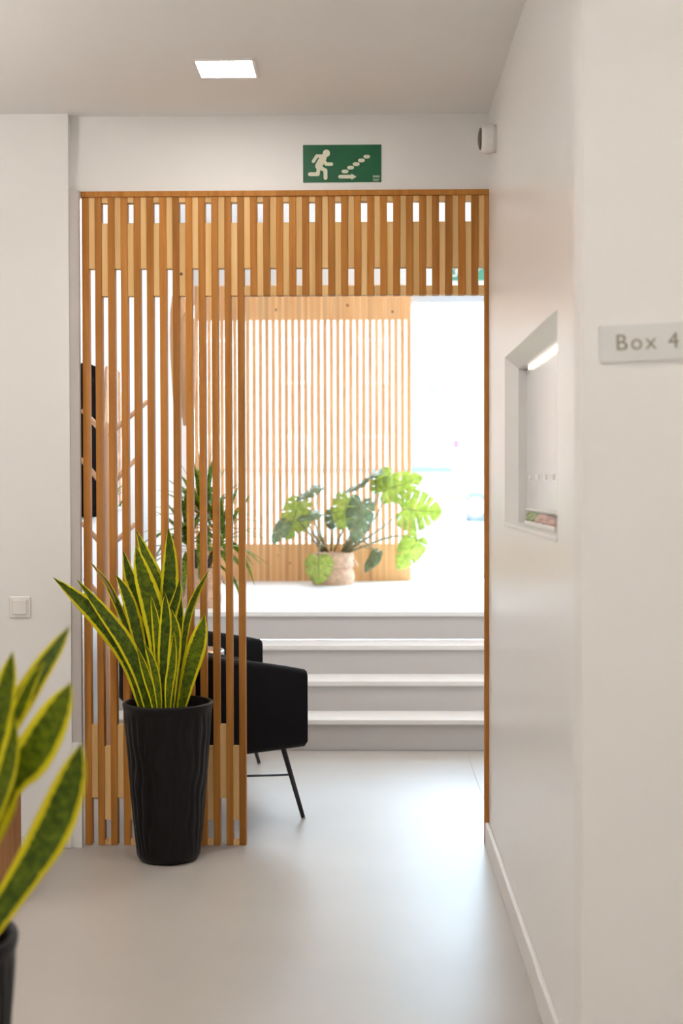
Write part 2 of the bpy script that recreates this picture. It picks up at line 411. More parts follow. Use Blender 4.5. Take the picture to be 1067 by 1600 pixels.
# back screen in front of the street window
scb = thing('slatted_screen', 'pale pine slatted screen before the bright street window on the platform', 'screen', (0, YB, ZP))
XB0, XB1, PB, SB = -1.335, .331, .0502, .0305
nb = int(round((XB1-SB-XB0)/PB)); PB = (XB1-SB-XB0)/nb
sl = shared('slat', (-SB/2, 0, 0), (SB/2, .04, 2.27), M['slat_back'])
gb = PB-SB
bt = shared('block', (-gb/2, .003, 2.006), (gb/2, .037, 2.27), M['filler_back'])
bb = shared('block', (-gb/2, .003, 0), (gb/2, .037, .2855), M['filler_back'])
for i in range(nb+1):
    put('slat', sl, scb, (XB0+SB/2+PB*i, 0, 0))
    if i < nb:
        put('block', bt, scb, (XB0+SB+gb/2+PB*i, 0, 0)); put('block', bb, scb, (XB0+SB+gb/2+PB*i, 0, 0))
for px, py in ((431, 484), (543, 477), (613, 487), (435, 868), (453, 880)):
    p = at(px, py, YB); MB().tube([(p.x, .0005, p.z-ZP), (p.x, .006, p.z-ZP)], .010 if py < 800 else .007, 8).build('knot', M['knot'], scb)

# ------------------------------------------------------------------ ceiling lamps
def ceiling_light(x, y, z, label, m, group=None, s=.188):
    t = thing('ceiling_light', label, 'ceiling light', (x, y, z), 0, group); h = s/2
    fr = MB()
    for a, b in (((-h-.012, -h-.012, -.006), (h+.012, -h, 0)), ((-h-.012, h, -.006), (h+.012, h+.012, 0)), ((-h-.012, -h, -.006), (-h, h, 0)), ((h, -h, -.006), (h+.012, h, 0))): fr.box(a, b)
    fr.build('frame', M['white'], t); MB().box((-h, -h, -.005), (h, h, -.001)).build('diffuser', m, t); return t
ceiling_light(-.4795, 4.822, ZC, 'square recessed ceiling lamp, lit, in front of the slatted screen', M['lamp'])
for x, y in ((-.48, 2.5), (-.48, .3), (-1.7, 3.6), (-.48, -1.5), (.9, .3), (-1.7, 1.2)):  # unseen lamps, added to light the corridor
    ceiling_light(x, y, ZC, 'square ceiling lamp added out of the picture to light the corridor', M['fill_lamp_far'], 'added corridor lamps out of view')
for x, y in ((.3, 6.2), (-.75, 6.6), (1.1, 6.8)):  # assumed lamps, added to brighten the waiting room and the risers
    ceiling_light(x, y, ZR, 'square ceiling lamp added to light the waiting room, hidden behind the header wall', M['fill_lamp_back'], 'added waiting room lamps out of view', .3)

for x, y, sg_, where in ((-2.55, 3.6, 1, 'corridor'), (1.65, 1.2, -1, 'corridor'), (-2.55, -.4, 1, 'corridor'), (XR, 8.6, -1, 'waiting room')):  # invented fixtures, added only to brighten the ceilings
    t = thing('added_uplighter', 'unseen uplighter added to brighten the ceiling of the %s' % where, 'fill light', (x, y, 2.05), 0, where+' added uplighters out of view')
    MB().box((min(0, sg_*.03), -.03, -.06), (max(0, sg_*.03), .03, .04)).build('bracket', M['white'], t, bevel=.003)
    MB().lathe([(.05, 0), (.08, .08), (.083, .10), (.077, .10), (.07, .07)], 28, c=(sg_*.11, 0), cap0=True).build('bowl', M['white'], t, smooth=True, angle=.7)
    MB().lathe([(.001, .085), (.074, .085)], 28, c=(sg_*.11, 0)).build('diffuser', M['fill_uplight'] if where == 'corridor' else M['fill_uplight_back'], t)

# ------------------------------------------------------------------ signs
CAP = [0]
def capsule(mb, fr, a, b, wd, h=.0012, n=7):
    CAP[0] += 1; h += .00012*(CAP[0] % 9)
    a, b = Vector(a), Vector(b); d = (b-a); ang = math.atan2(d.y, d.x); r = wd/2
    poly = [(b.x+r*math.cos(ang-PI/2+PI*k/n), b.y+r*math.sin(ang-PI/2+PI*k/n)) for k in range(n+1)]
    poly += [(a.x+r*math.cos(ang+PI/2+PI*k/n), a.y+r*math.sin(ang+PI/2+PI*k/n)) for k in range(n+1)]
    mb.prism(poly, h, fr)
def exit_sign(loc, sw, sh, label, mark=True, mg=None, mw=None):
    t = thing('exit_sign', label, 'sign', loc)
    MB().box((-sw/2, -.003, 0), (sw/2, 0, sh)).build('plate', mg or M['green'], t, bevel=.0008, seg=1)
    fr = (Vector((-sw/2, -.003, 0)), Vector((1,0,0)), Vector((0,0,1)), Vector((0,-1,0)))
    def q(x, y): return ((x-92)/868*sw, (530-y)/410*sh)
    k = sw/868; mw = mw or M['glow']
    fg = MB(); c = q(352, 212); fg.prism([(c[0]+40*k*math.cos(2*PI*i/20), c[1]+40*k*math.sin(2*PI*i/20)) for i in range(20)], .0012, fr)
    for pl, wd in (([(318,258),(265,352)], 76), ([(335,243),(245,242),(207,300)], 36), ([(318,290),(352,331),(408,331)], 38),
                   ([(278,368),(341,400),(341,482)], 42), ([(268,360),(256,440),(168,440)], 42)):
        for a, b in zip(pl, pl[1:]): capsule(fg, fr, q(*a), q(*b), wd*k)
    fg.build('running_figure', mw, t)
    for x, y in ((558,412),(620,371),(682,333),(740,293),(800,252)):
        s = MB(); capsule(s, fr, q(x-19, y), q(x+19, y), 40*k, n=3); s.build('stair_step', mw, t)
    ar = MB(); capsule(ar, fr, q(503, 470), q(635, 470), 40*k); ar.prism([q(628, 505), q(685, 470), q(628, 435)], .0012, fr)
    ar.build('arrow', mw, t)
    if mark:
        b = MB()
        for x, y, w_, h_ in ((880,468,26,22),(908,468,24,22),(933,468,18,22),(903,500,72,10),(900,515,60,6)):
            b.prism([q(x-w_/2, y+h_/2), q(x+w_/2, y+h_/2), q(x+w_/2, y-h_/2), q(x-w_/2, y-h_/2)], .0006, fr)
        b.build('small_print', mat('dim_print', (.42, .50, .40), .5), t)
    return t
pa, pb = at(473.5, 285.5, 5.445), at(595.5, 226, 5.445)
es = exit_sign(((pa.x+pb.x)/2, 5.445, pa.z), pb.x-pa.x, pb.z-pa.z, 'green emergency exit sign with running figure, stairs and arrow above the slatted screen')
gb2 = mat('sign_green_washed', (.10, .36, .24), .4)  # green lightened: the washed-out look is put into the colour
exit_sign((.79, 10.97, 2.975), .34, .165, 'small green exit sign on the white wall above the street door', False, gb2, M['white'])

# room plate "Box 4"
bp = thing('room_plate', 'pale acrylic name plate reading Box 4 on the near right wall', 'sign', at(1010, 535, 3.064))
bp.location.y = 3.064
ppm = 3.064/FPX
MB().box((-72*ppm, -.006, -29*ppm), (72*ppm, 0, 29*ppm)).build('plate', M['plate'], bp, bevel=.001)
fc = bpy.data.curves.new('lettering', 'FONT'); fc.body = 'Box 4'; fc.size = 35*ppm; fc.extrude = .0006; fc.space_character = 1.22; fc.align_x = 'CENTER'; fc.align_y = 'CENTER'
fo = bpy.data.objects.new('lettering_source', fc); COL.objects.link(fo)
bpy.context.view_layer.update()
me = bpy.data.meshes.new_from_object(fo.evaluated_get(bpy.context.evaluated_depsgraph_get()))
bpy.data.objects.remove(fo); me.materials.clear(); me.materials.append(M['letters'])
lt = put('lettering', me, bp, (0, -.0067, 0), (PI/2, 0, 0))
bp.rotation_euler = (0, -.042, 0)

# light switch
p = at(31.5, 948.5, 5.40)
sw = thing('light_switch', 'white square light switch on the left wall', 'switch', (p.x, 5.40, p.z))
MB().box((-.041, -.008, -.041), (.041, 0, .041)).build('plate', M['white'], sw, bevel=.003)
MB().box((-.028, -.013, -.028), (.028, -.007, .028)).build('rocker', M['white'], sw, bevel=.002)

# round sounder on the right wall by the ceiling
p = at(763, 217, 5.13)
sd = thing('alarm_sounder', 'round white wall sounder with dark front high on the right wall', 'alarm', (XW, 5.13, p.z))
prof = [(.0, -.0), (.049, 0), (.049, -.012), (.053, -.014), (.053, -.040), (.047, -.052), (.043, -.055)]
b = MB().lathe([(r, z) for r, z in prof], 28, cap1=True); b.v = [(v[2], v[1], v[0]) for v in b.v]
b.build('housing', M['white'], sd, smooth=True, angle=.6)
b = MB().lathe([(.041, -.0545), (.038, -.060), (.02, -.065), (.001, -.066)], 24, cap0=True, cap1=True); b.v = [(v[2], v[1], v[0]) for v in b.v]
b.build('front_lens', M['dark'], sd, smooth=True, angle=.7)

# ------------------------------------------------------------------ planters with snake plants
def planter(root, parent_mat=None):
    H, RT, RB = .590, .166, .116
    prof = []
    prof += [(.02, .004), (RB-.022, .0), (RB-.008, .005), (RB-.001, .016)]
    for i in range(40):
        z = .025+(H-.030-.025)*i/39; prof.append((RB+(RT-RB)*(z/H)**.92, z))
    def disp(a, z, j):
        if z < .02 or z > H-.030: return 0
        fade = min(1, (z-.02)/.06)*min(1, (H-.03-z)/.02)
        ph = 26*a + 1.5*math.sin(z*16+2.2*math.sin(3*a)) + .8*math.sin(z*38+a*4)
        return fade*(.0023*math.sin(ph)+.0009*math.sin(2*ph+1))
    MB().lathe(prof, 156, disp=disp, cap0=True).build('pot_body', M['pot'], root, smooth=True)
    MB().lathe([(RT-.002, H-.032), (RT+.001, H-.020), (RT+.003, H-.006), (RT+.001, H), (RT-.007, H+.001), (RT-.012, H-.004), (RT-.014, H-.03), (RT-.02, H-.09)], 64).build('pot_rim', M['pot'], root, smooth=True)
    MB().lathe([(RT-.018, H-.055), (.07, H-.05), (.001, H-.048)], 40, cap1=True).build('soil', M['soil'], root, smooth=True)

DP = 5.245
pc = at(262.5, 1097, DP)
sp = thing('potted_snake_plant', 'snake plant in a tall black ribbed pot before the slatted screen', 'plant', (pc.x, DP, 0))
planter(sp)
# each leaf: pixels from tip to base, depth offset of tip and base, width in pixels, facing, material
L1 = [
 ([(83,902),(128,940),(167,980),(203,1038),(226,1115)], -.05, -.03, 31, (-.25,-1,.35), 'snake'),
 ([(120,905),(160,955),(196,1005),(220,1060),(234,1118)], -.09, -.05, 27, (.45,-1,.35), 'snake'),
 ([(141,878),(163,905),(178,932),(196,975),(214,1040),(229,1115)], .06, .03, 15, (-.6,-1,.1), 'snake'),
 ([(181,898),(196,925),(209,965),(222,1025),(238,1116)], -.02, -.02, 22, (.3,-1,.1), 'snake'),
 ([(193,860),(203,900),(224,945),(240,1010),(251,1116)], .05, .03, 27, (-.3,-1,.1), 'snake'),
 ([(212,852),(222,895),(238,950),(247,1010),(256,1118)], -.01, -.02, 36, (.35,-1,.1), 'snake2'),
 ([(213,828),(228,868),(246,915),(256,1000),(262,1116)], .09, .05, 24, (.3,-1,.1), 'snake2'),
 ([(263,824),(266,870),(264,930),(258,1010),(258,1116)], .03, .02, 28, (.1,-1,.05), 'snake'),
 ([(281,903),(277,930),(264,975),(260,1040),(262,1116)], -.03, -.01, 18, (.55,-1,.1), 'snake'),
 ([(258,926),(259,960),(258,1010),(256,1060),(257,1118)], -.06, -.05, 22, (0,-1,.1), 'snake'),
 ([(327,890),(308,925),(293,965),(283,1030),(273,1116)], .05, .03, 14, (.7,-1,.2), 'snake2'),
 ([(320,961),(311,1000),(297,1048),(281,1114)], -.05, -.03, 32, (-.25,-1,.15), 'snake2'),
 ([(284,934),(280,975),(271,1040),(268,1116)], .0, .0, 18, (-.4,-1,.1), 'snake'),
 ([(268,952),(274,990),(270,1050),(266,1118)], -.07, -.06, 20, (.2,-1,.1), 'snake2'),
 ([(226,1006),(238,1035),(246,1075),(250,1118)], -.08, -.07, 14, (.4,-1,.1), 'snake2'),
 ([(207,940),(222,985),(236,1050),(245,1117)], .05, .02, 20, (-.2,-1,.1), 'snake'),
 ([(244,955),(250,1005),(251,1060),(252,1118)], .05, .03, 22, (.1,-1,.1), 'snake'),
 ([(236,930),(244,975),(249,1040),(252,1118)], -.045, -.04, 17, (-.4,-1,.1), 'snake2'),
 ([(272,985),(270,1030),(264,1075),(262,1118)], -.085, -.075, 15, (.1,-1,.1), 'snake2'),
 ([(214,1010),(226,1045),(238,1085),(244,1118)], -.07, -.06, 15, (-.3,-1,.1), 'snake2'),
 ([(290,985),(284,1030),(277,1075),(272,1117)], .08, .05, 18, (.5,-1,.1), 'snake'),
]
def snake_leaves(root, L, D):
    for px, dt, db, wd, fac, m in L:
        n = len(px)-1
        path = [at(x, y, D+db+(dt-db)*(1-i/n)) for i, (x, y) in enumerate(px)][::-1]
        blade(path, wd*D/FPX*1.03, fac, M[m], 'leaf', root)
snake_leaves(sp, L1, DP)
blade([at(181,942,DP+.03), at(172,921,DP+.035), at(158,900,DP+.04), at(146,882,DP+.045)], .012, (-.3,-1,.1), M['dry'], 'dry_leaf_tip', sp, n=6)

DF = 2.50
fx = at(25, 1468, DF).x - .169
sf = thing('potted_snake_plant', 'blurred snake plant in a black pot at the near left edge', 'plant', (fx, DF, 0))
planter(sf)
L2 = [
 ([(109,979),(88,1012),(55,1062),(22,1120),(-20,1210),(-90,1470)], .12, .05, 40, (-.2,-1,.1), 'snake'),
 ([(112,1066),(90,1112),(52,1180),(0,1246),(-75,1470)], -.05, -.03, 66, (-.15,-1,.2), 'snake2'),
 ([(128,1160),(114,1215),(84,1292),(36,1372),(-50,1500)], -.10, -.08, 64, (-.2,-1,.25), 'snake'),
 ([(20,1018),(12,1062),(-2,1130),(-35,1250),(-100,1470)], .0, .0, 46, (-.3,-1,.1), 'snake2'),
 ([(70,1034),(52,1060),(32,1105),(5,1175),(-80,1470)], .06, .03, 22, (.5,-1,.1), 'snake2'),
 ([(24,1120),(20,1165),(6,1222),(-30,1320),(-90,1480)], -.08, -.05, 40, (-.5,-1,.1), 'snake2'),
 ([(14,1180),(4,1230),(-20,1300),(-95,1480)], .03, .0, 60, (0,-1,.1), 'snake'),
 ([(-60,930),(-75,1050),(-95,1200),(-120,1480)], .0, .0, 60, (0,-1,.1), 'snake'),
 ([(-130,900),(-130,1050),(-128,1200),(-125,1480)], .05, .02, 64, (.2,-1,.1), 'snake2'),
 ([(-230,960),(-200,1080),(-170,1230),(-145,1480)], .05, .02, 64, (.2,-1,.1), 'snake'),
 ([(-330,1080),(-270,1170),(-210,1300),(-150,1480)], -.05, -.02, 70, (.2,-1,.1), 'snake2'),
]
snake_leaves(sf, L2, DF)

# wooden stool at the far left edge, behind the near plant
sx = at(17, 1330, 4.75).x
sg = thing('wooden_stool', 'brown wooden stool mostly cut off by the left edge behind the near plant', 'stool', (sx-.19, 4.75, 0))
MB().box((-.19, -.16, .33), (.19, .16, .36)).build('seat', M['brown'], sg, bevel=.004)
for x in (-.165, .165): MB().box((x-.024, -.15, 0), (x+.024, .15, .33)).build('side_panel', M['brown'], sg, bevel=.003)
MB().box((-.141, -.012, .12), (.141, .012, .17)).build('stretcher', M['brown'], sg, bevel=.002)

# ------------------------------------------------------------------ armchairs
def chair(loc, rz, label):
    t = thing('armchair', label, 'armchair', loc, rz, 'black velvet armchairs behind the screen')
    # plan of the shell: arm front, round the back, other arm front; local +x is forward
    HW, BX, FXX, RC = .29, -.25, .305, .15
    plan = [(FXX, -HW)]
    for k in range(9):
        a = -PI/2-PI/2*k/8; plan.append((BX+RC+RC*math.cos(a), -HW+RC+RC*math.sin(a)))
    for k in range(9):
        a = PI-PI/2*k/8; plan.append((BX+RC+RC*math.cos(a), HW-RC+RC*math.sin(a)))
    plan.append((FXX, HW))
    pl = []
    for a, b in zip(plan, plan[1:]):
        a, b = Vector(a), Vector(b); ns = max(1, int((b-a).length/.06))
        for i in range(ns): pl.append(a.lerp(b, i/ns))
    pl.append(Vector(plan[-1])); n = len(pl); T = .075
    zb = .305
    sec = []
    for i, p in enumerate(pl):
        d = (pl[min(i+1, n-1)]-pl[max(i-1, 0)]).normalized(); nor = Vector((-d.y, d.x))
        s = sum(1 for _ in ())
        f = max(0, (FXX-p.x)/(FXX-BX)); zt = .628+.105*(f**.9)
        inn = Vector((p.x, p.y)) - nor*T if (Vector((p.x, p.y))-nor*T).length < (Vector((p.x, p.y))+nor*T).length else Vector((p.x, p.y)) + nor*T
        o = Vector((p.x, p.y)); r = .025; q = []
        lean = .0
        for (u, z) in ((0, zb+r), (.0, zt-r), (.3*r/T, zt-.3*r), (r/T, zt), (1-r/T, zt), (1-.3*r/T, zt-.3*r), (1, zt-r), (1, zb+r), (1-r/T, zb), (r/T, zb)):
            c = o.lerp(inn, u); q.append((c.x, c.y, z))
        sec.append(q)
    b = MB(); k = len(sec[0]); vs = [v for q in sec for v in q]; fs = []
    for i in range(n-1):
        for j in range(k): j2 = (j+1) % k; fs.append((i*k+j, i*k+j2, (i+1)*k+j2, (i+1)*k+j))
    fs += [tuple(range(k)), tuple((n-1)*k+j for j in range(k))[::-1]]
    b.add(vs, fs); b.build('shell', M['velvet'], t, smooth=True, bevel=0, angle=1.0)
    MB().box((BX+.075, -HW+.077, zb+.005), (FXX-.015, HW-.077, .37)).build('seat_base', M['velvet'], t, bevel=.015)
    MB().box((BX+.08, -HW+.080, .371), (FXX+.0, HW-.080, .47)).build('seat_cushion', M['velvet'], t, bevel=.03, seg=3, smooth=True)
    feet = []
    for sx_ in (1, -1):
        for sy in (1, -1):
            top = Vector((.215 if sx_ > 0 else -.16, .235*sy, .312)); ft = Vector((.30 if sx_ > 0 else -.21, .265*sy, 0)); feet.append((top, ft))
            lg = MB().tube([ft, ft+(top-ft)*.03, top], [.007, .009, .0115], 10).build('leg', M['metal'], t, smooth=True, angle=.8)
            MB().tube([ft+Vector((0,0,0)), ft+Vector((0,0,.008))], .0095, 8).build('foot_cap', M['steel'], lg)
    for sy in (1, -1):
        a = [f for f in feet if f[0].y*sy > 0]; p = [a[0][1].lerp(a[0][0], .61), a[1][1].lerp(a[1][0], .74)]
        MB().tube([p[0], p[1]], .005, 8).build('stretcher', M['metal'], t, smooth=True)
    return t
def foot_to_centre(fx_, fy_, rz):
    v = Matrix.Rotation(rz, 2) @ Vector((.30, -.265)); return (fx_-v.x, fy_-v.y, 0)
CRZ = math.radians(38)
chair(foot_to_centre(-.272, 5.875, CRZ), CRZ, 'front black velvet armchair standing right behind the slatted screen')
chair(foot_to_centre(-.545, 7.02, CRZ), CRZ, 'rear black velvet armchair beside the steps, half hidden by the front one')

# small round table between the chairs
tp = at(296, 1021, 6.50)
tb = thing('side_table', 'small round wooden side table with pale raised rim between the black armchairs', 'table', (tp.x, 6.50, 0))
zt = tp.z
MB().lathe([(.001, zt-.02), (.150, zt-.02), (.152, zt-.015), (.152, zt-.005), (.150, zt), (.001, zt)], 40, cap0=True, cap1=True).build('tabletop', M['lamp_wood'], tb, smooth=True, angle=.6)
MB().lathe([(.153, zt-.024), (.160, zt-.022), (.161, zt+.014), (.157, zt+.018), (.153, zt+.014), (.153, zt-.024)], 40).build('rim', M['steel'], tb, smooth=True, angle=.6)
MB().tube([(0,0,.012), (0,0,zt-.02)], .012, 12).build('column', M['metal'], tb, smooth=True, angle=.8)
MB().lathe([(.001, 0), (.13, 0), (.13, .008), (.05, .014), (.001, .015)], 32, cap0=True, cap1=True).build('base', M['metal'], tb, smooth=True, angle=.6)

# ------------------------------------------------------------------ left part of the waiting room
def yx(px): return XL/at(px, 700, 1.0).x          # depth at which the left wall is seen in a pixel column
def rounded(y0, y1, z0, z1, r, n=6):
    o = []
    for cy, cz, a0 in ((y1-r, z0+r, -PI/2), (y1-r, z1-r, 0), (y0+r, z1-r, PI/2), (y0+r, z0+r, PI)):
        o += [(cy+r*math.cos(a0+PI/2*k/n), cz+r*math.sin(a0+PI/2*k/n)) for k in range(n+1)]
    return o
FRX = lambda t: (Vector((0,0,0)), Vector((0,1,0)), Vector((0,0,1)), Vector((1,0,0)))
y0, y1 = yx(122), yx(153); zc = at(140, 690, yx(140)).z
sb = thing('wall_panel', 'black rounded wall panel on the left wall behind the coat stand', 'panel', (XL, (y0+y1)/2, zc))
h = .37; MB().prism(rounded(-(y1-y0)/2, (y1-y0)/2, -h, h, .09), .035, FRX(sb)).build('screen_body', M['matte'], sb, bevel=.004, seg=1)
y2, y3 = yx(155), yx(193)
mr = thing('wall_mirror', 'white framed wall mirror beside the black panel on the left wall', 'mirror', (XL, (y2+y3)/2, 1.648))
hy = (y3-y2)/2; h = .385
fr = MB(); fr.prism(rounded(-hy, hy, -h, h, .08), .022, FRX(mr)); fr.build('frame', M['white'], mr, bevel=.003, seg=1)
MB().prism(rounded(-hy+.02, hy-.02, -h+.02, h-.02, .065), .0245, FRX(mr)).build('mirror_glass', M['mirror'], mr)

DT = 6.40
c0 = at(166.5, 900, DT)
ct = thing('coat_stand', 'beech coat stand with forked branches behind the left slats', 'coat stand', (c0.x, DT, 0))
ztop = at(166, 660, DT).z
MB().tube([(0,0,.03), (0,0,ztop-.02), (0,0,ztop)], [.0165, .0165, .012], 12).build('pole', M['coat_wood'], ct, smooth=True, angle=.7)
MB().lathe([(.001, 0), (.15, 0), (.155, .012), (.15, .028), (.05, .034), (.001, .034)], 32, cap0=True, cap1=True).build('base', M['coat_wood'], ct, smooth=True, angle=.6)
for (jy, rx, ry, lx, ly) in ((682, 232, 626, 128, 640), (764, 214, 716, 126, 716), (858, 212, 818, 128, 817), (944, 196, 914, 132, 903)):
    for ex, ey, sg_ in ((rx, ry, 1), (lx, ly, -1)):
        a = at(166.5, jy, DT)-ct.location; e = at(ex, ey, DT+(.05 if sg_ > 0 else -.04))-ct.location
        d = (e-a); MB().tube([a, a+d*.5, a+d*.96, e], [.013, .012, .011, .006], 10).build('branch', M['coat_wood'], ct, smooth=True, angle=.9)

# wooden pendants
for px, ya, yb2, D, lab in ((279, 450, 653, 8.3, 'left one of two long wooden drop pendants behind the slats, hung higher'),
                       (292.5, 487, 665, 7.95, 'right one of two long wooden drop pendants behind the slats, hung lower')):
    a, b = at(px, ya, D), at(px, yb2, D)
    t = thing('pendant_lamp', lab, 'pendant lamp', (a.x, D, b.z), 0, 'wooden pendant lamps'); H = a.z-b.z; R_ = .053
    pr = [(R_*.45, 0), (R_*.50, .006), (R_*.72, H*.2), (R_*.93, H*.45), (R_, H*.66), (R_*.93, H*.82), (R_*.70, H*.93), (R_*.30, H*.99), (.008, H)]
    MB().lathe(pr, 24, disp=lambda a_, z, j: .0012*math.cos(12*a_), cap0=True, cap1=True).build('lamp_shade', M['lamp_wood'], t, smooth=True, angle=.9)
    MB().tube([(0,0,H-.005), (0,0,ZR-b.z)], .003, 6).build('cable', M['cable'], t)
    MB().lathe([(.045, ZR-b.z-.02), (.05, ZR-b.z)], 20, cap0=True, cap1=True).build('ceiling_rose', M['white'], t)

# basket builder
def basket(t, R_, H, seed=0):
    prof = []
    rings = 15
    for i in range(rings*4+1):
        u = i/(rings*4); z = H*u
        r = R_*(.90+.10*math.sin(PI*min(1, u*1.9))) if u < .52 else R_*(.955+.03*math.sin((u-.52)/.48*PI)-.02*(u-.52))
        if .48 < u < .56: r *= .965
        prof.append((r+.0022*math.cos(2*PI*u*rings), z))
    prof = [(.001, .0)]+prof+[(R_*.90, H+.002), (R_*.87, H-.02), (R_*.85, H*.6)]
    MB().lathe(prof, 72, disp=lambda a, z, j: .0016*math.sin(36*a+PI*(int(z/H*rings) % 2)), cap0=True).build('woven_body', M['basket'], t, smooth=True)
    MB().lathe([(R_*.86, H*.86), (.001, H*.9)], 30, cap1=True).build('soil', M['soil'], t, smooth=True)
    for s in (1, -1):
        pts = [(s*R_*.93+s*.004, -.045, H*.80), (s*R_*.98+s*.018, -.032, H*.64), (s*R_*1.0+s*.022, 0, H*.60), (s*R_*.98+s*.018, .032, H*.64), (s*R_*.93+s*.004, .045, H*.80)]
        MB().tube(catmull(pts, 12), .006, 8).build('handle', M['basket'], t, smooth=True)

# strap-leaved dracaena on the platform, left
DQ = 8.55
q0 = at(312, 950, DQ)
dr = thing('potted_dracaena', 'tall strap-leaved dracaena in a woven basket behind the slats', 'plant', (q0.x, DQ, ZP))
basket(dr, .135, .24)
rnd = random.Random(11)
canes = []
for (tx, ty, dd) in ((318, 800, 0), (343, 838, .05), (292, 838, -.05)):
    e = at(tx, ty, DQ+dd); b0 = Vector((q0.x+(e.x-q0.x)*.25, DQ+dd*.5, ZP+.205)); mid = b0.lerp(e, .55)+Vector((rnd.uniform(-.02,.02), 0, 0))
    MB().tube([p-dr.location for p in catmull([b0, mid, e], 10)], [.020-.0006*i for i in range(11)], 10).build('cane', M['cane'], dr, smooth=True)
    canes.append(e)
def strap(o, az, el, ln, wd, droop):
    d = Vector((math.cos(az)*math.cos(el), math.sin(az)*math.cos(el), math.sin(el)))
    path = []
    for i in range(6):
        s = i/5; q_ = o+d*ln*s+Vector((0,0,-droop*s**2.2)); q_.x = max(q_.x, XL+.03); path.append(q_)
    side = d.cross(Vector((0,0,1))).normalized(); fac = side.cross(d)
    blade(path, wd, fac, M['palm'], 'leaf', dr, n=9, prof=lambda t: (.55+.45*min(1, t/.3))*max(0, 1-max(0, (t-.3)/.7)**1.8), cup=.10, thick=.0012, across=2)
for e, n, L in ((canes[0], 38, .46), (canes[1], 26, .38), (canes[2], 24, .36)):
    for k in range(n):
        u = k/n; az = 2.399963*k+rnd.uniform(-.2, .2); el = math.radians(82-95*u+rnd.uniform(-8, 8))
        strap(e+Vector((0,0,.03-.13*u)), az, el, L*rnd.uniform(.8, 1.1), rnd.uniform(.036, .054), rnd.uniform(.02, .10)+.10*u)
for pts in ([(330,850),(365,855),(385,880),(398,915)], [(345,850),(370,800),(395,770)], [(300,850),(265,840),(243,870)], [(340,880),(365,905),(378,940)]):
    blade([at(x, y, DQ-.03*i) for i, (x, y) in enumerate(pts)], .022, (.2,-1,.4), M['palm'], 'leaf', dr, n=9, thick=.0012, across=2)

# ------------------------------------------------------------------ monstera
DM = 10.50
mq = at(520, 909, DM)
mo = thing('potted_monstera', 'monstera with split leaves in a woven basket before the back slatted screen', 'plant', (mq.x, DM, ZP))
basket(mo, .162, .235)
def mleaf(att, tip, nor, width, m, slits=5, droop=.12, fold=.10):
    att, tip = Vector(att), Vector(tip); ey = (tip-att); Ln = ey.length; ey.normalize()
    ez = Vector(nor); ez = (ez-ey*ez.dot(ey)).normalized(); ex = ey.cross(ez)
    key = [(0, .0), (.10, -.13), (.26, -.17), (.42, -.06), (.50, .16), (.49, .38), (.41, .60), (.27, .80), (.12, .94), (0, 1.0)]
    sm = catmull([(a, b, 0) for a, b in key], 45)
    half = []
    idx = [10+int(28*(k+.5)/slits) for k in range(slits)] if slits else []
    for i, p in enumerate(sm):
        if i in idx:
            rib = Vector((0, max(.02, p.y*.72-.02), 0)); inn = rib.lerp(Vector((p.x, p.y, 0)), .36)
            tdir = (sm[i+1]-sm[i-1]).normalized()*.022
            half += [p-tdir*.9, p.lerp(inn, .5)-tdir*.55, inn-tdir*.25, inn+tdir*.25, p.lerp(inn, .5)+tdir*.55, p+tdir*.9]
        elif i-1 in idx or i+1 in idx: continue
        else: half.append(p)
    poly = half + [Vector((-p.x, p.y, 0)) for p in half[-2:0:-1]]
    # triangulate, then refine so the blade can bend
    bm = bmesh.new(); vs = [bm.verts.new((p.x*width/Ln, p.y, 0)) for p in poly]
    for t in geometry.tessellate_polygon([[Vector((p.x, p.y, 0)) for p in poly]]):
        try: bm.faces.new([vs[i] for i in t])
        except ValueError: pass
    bmesh.ops.subdivide_edges(bm, edges=[e for e in bm.edges if e.calc_length() > .25], cuts=1, use_grid_fill=False)
    bmesh.ops.triangulate(bm, faces=bm.faces)
    me = bpy.data.meshes.new('leaf'); uvd = []
    bm.verts.ensure_lookup_table(); co = [v.co.copy() for v in bm.verts]; faces = [tuple(v.index for v in f.verts) for f in (bm.verts.index_update(), bm.faces)[1]]
    edges = [tuple(v.index for v in e.verts) for e in bm.edges if len(e.link_faces) == 1]
    bm.free()
    def place(c, th):
        x, y = c.x, c.y; z = -droop*y*y - fold*(abs(x)**1.2) + .03*math.sin(9*y+4*abs(x)) + th
        return att + ex*x*Ln + ey*y*Ln + ez*z*Ln - mo.location
    n = len(co); V = [place(c, .004) for c in co]+[place(c, -.004) for c in co]
    F = list(faces)+[tuple(i+n for i in f[::-1]) for f in faces]+[(a, b, b+n, a+n) for a, b in edges]
    me.from_pydata([tuple(v) for v in V], [], F); me.update()
    ul = me.uv_layers.new(name='UVMap')
    for lp in me.loops:
        c = co[lp.vertex_index % n]; ul.data[lp.index].uv = (c.x+.5, c.y)
    b2 = bmesh.new(); b2.from_mesh(me); bmesh.ops.recalc_face_normals(b2, faces=b2.faces); b2.to_mesh(me); b2.free()
    for p in me.polygons: p.use_smooth = len(p.vertices) == 3
    me.materials.append(M[m])
    lf = put('leaf', me, mo)
    mp = [place(Vector((0, y, 0)), .006) for y in (0, .25, .5, .75, .97)]
    MB().tube(mp, [.004, .0034, .0026, .0018, .001], 5).build('midrib', M['stem'], lf, smooth=True)
    return lf
PXM = DM/FPX
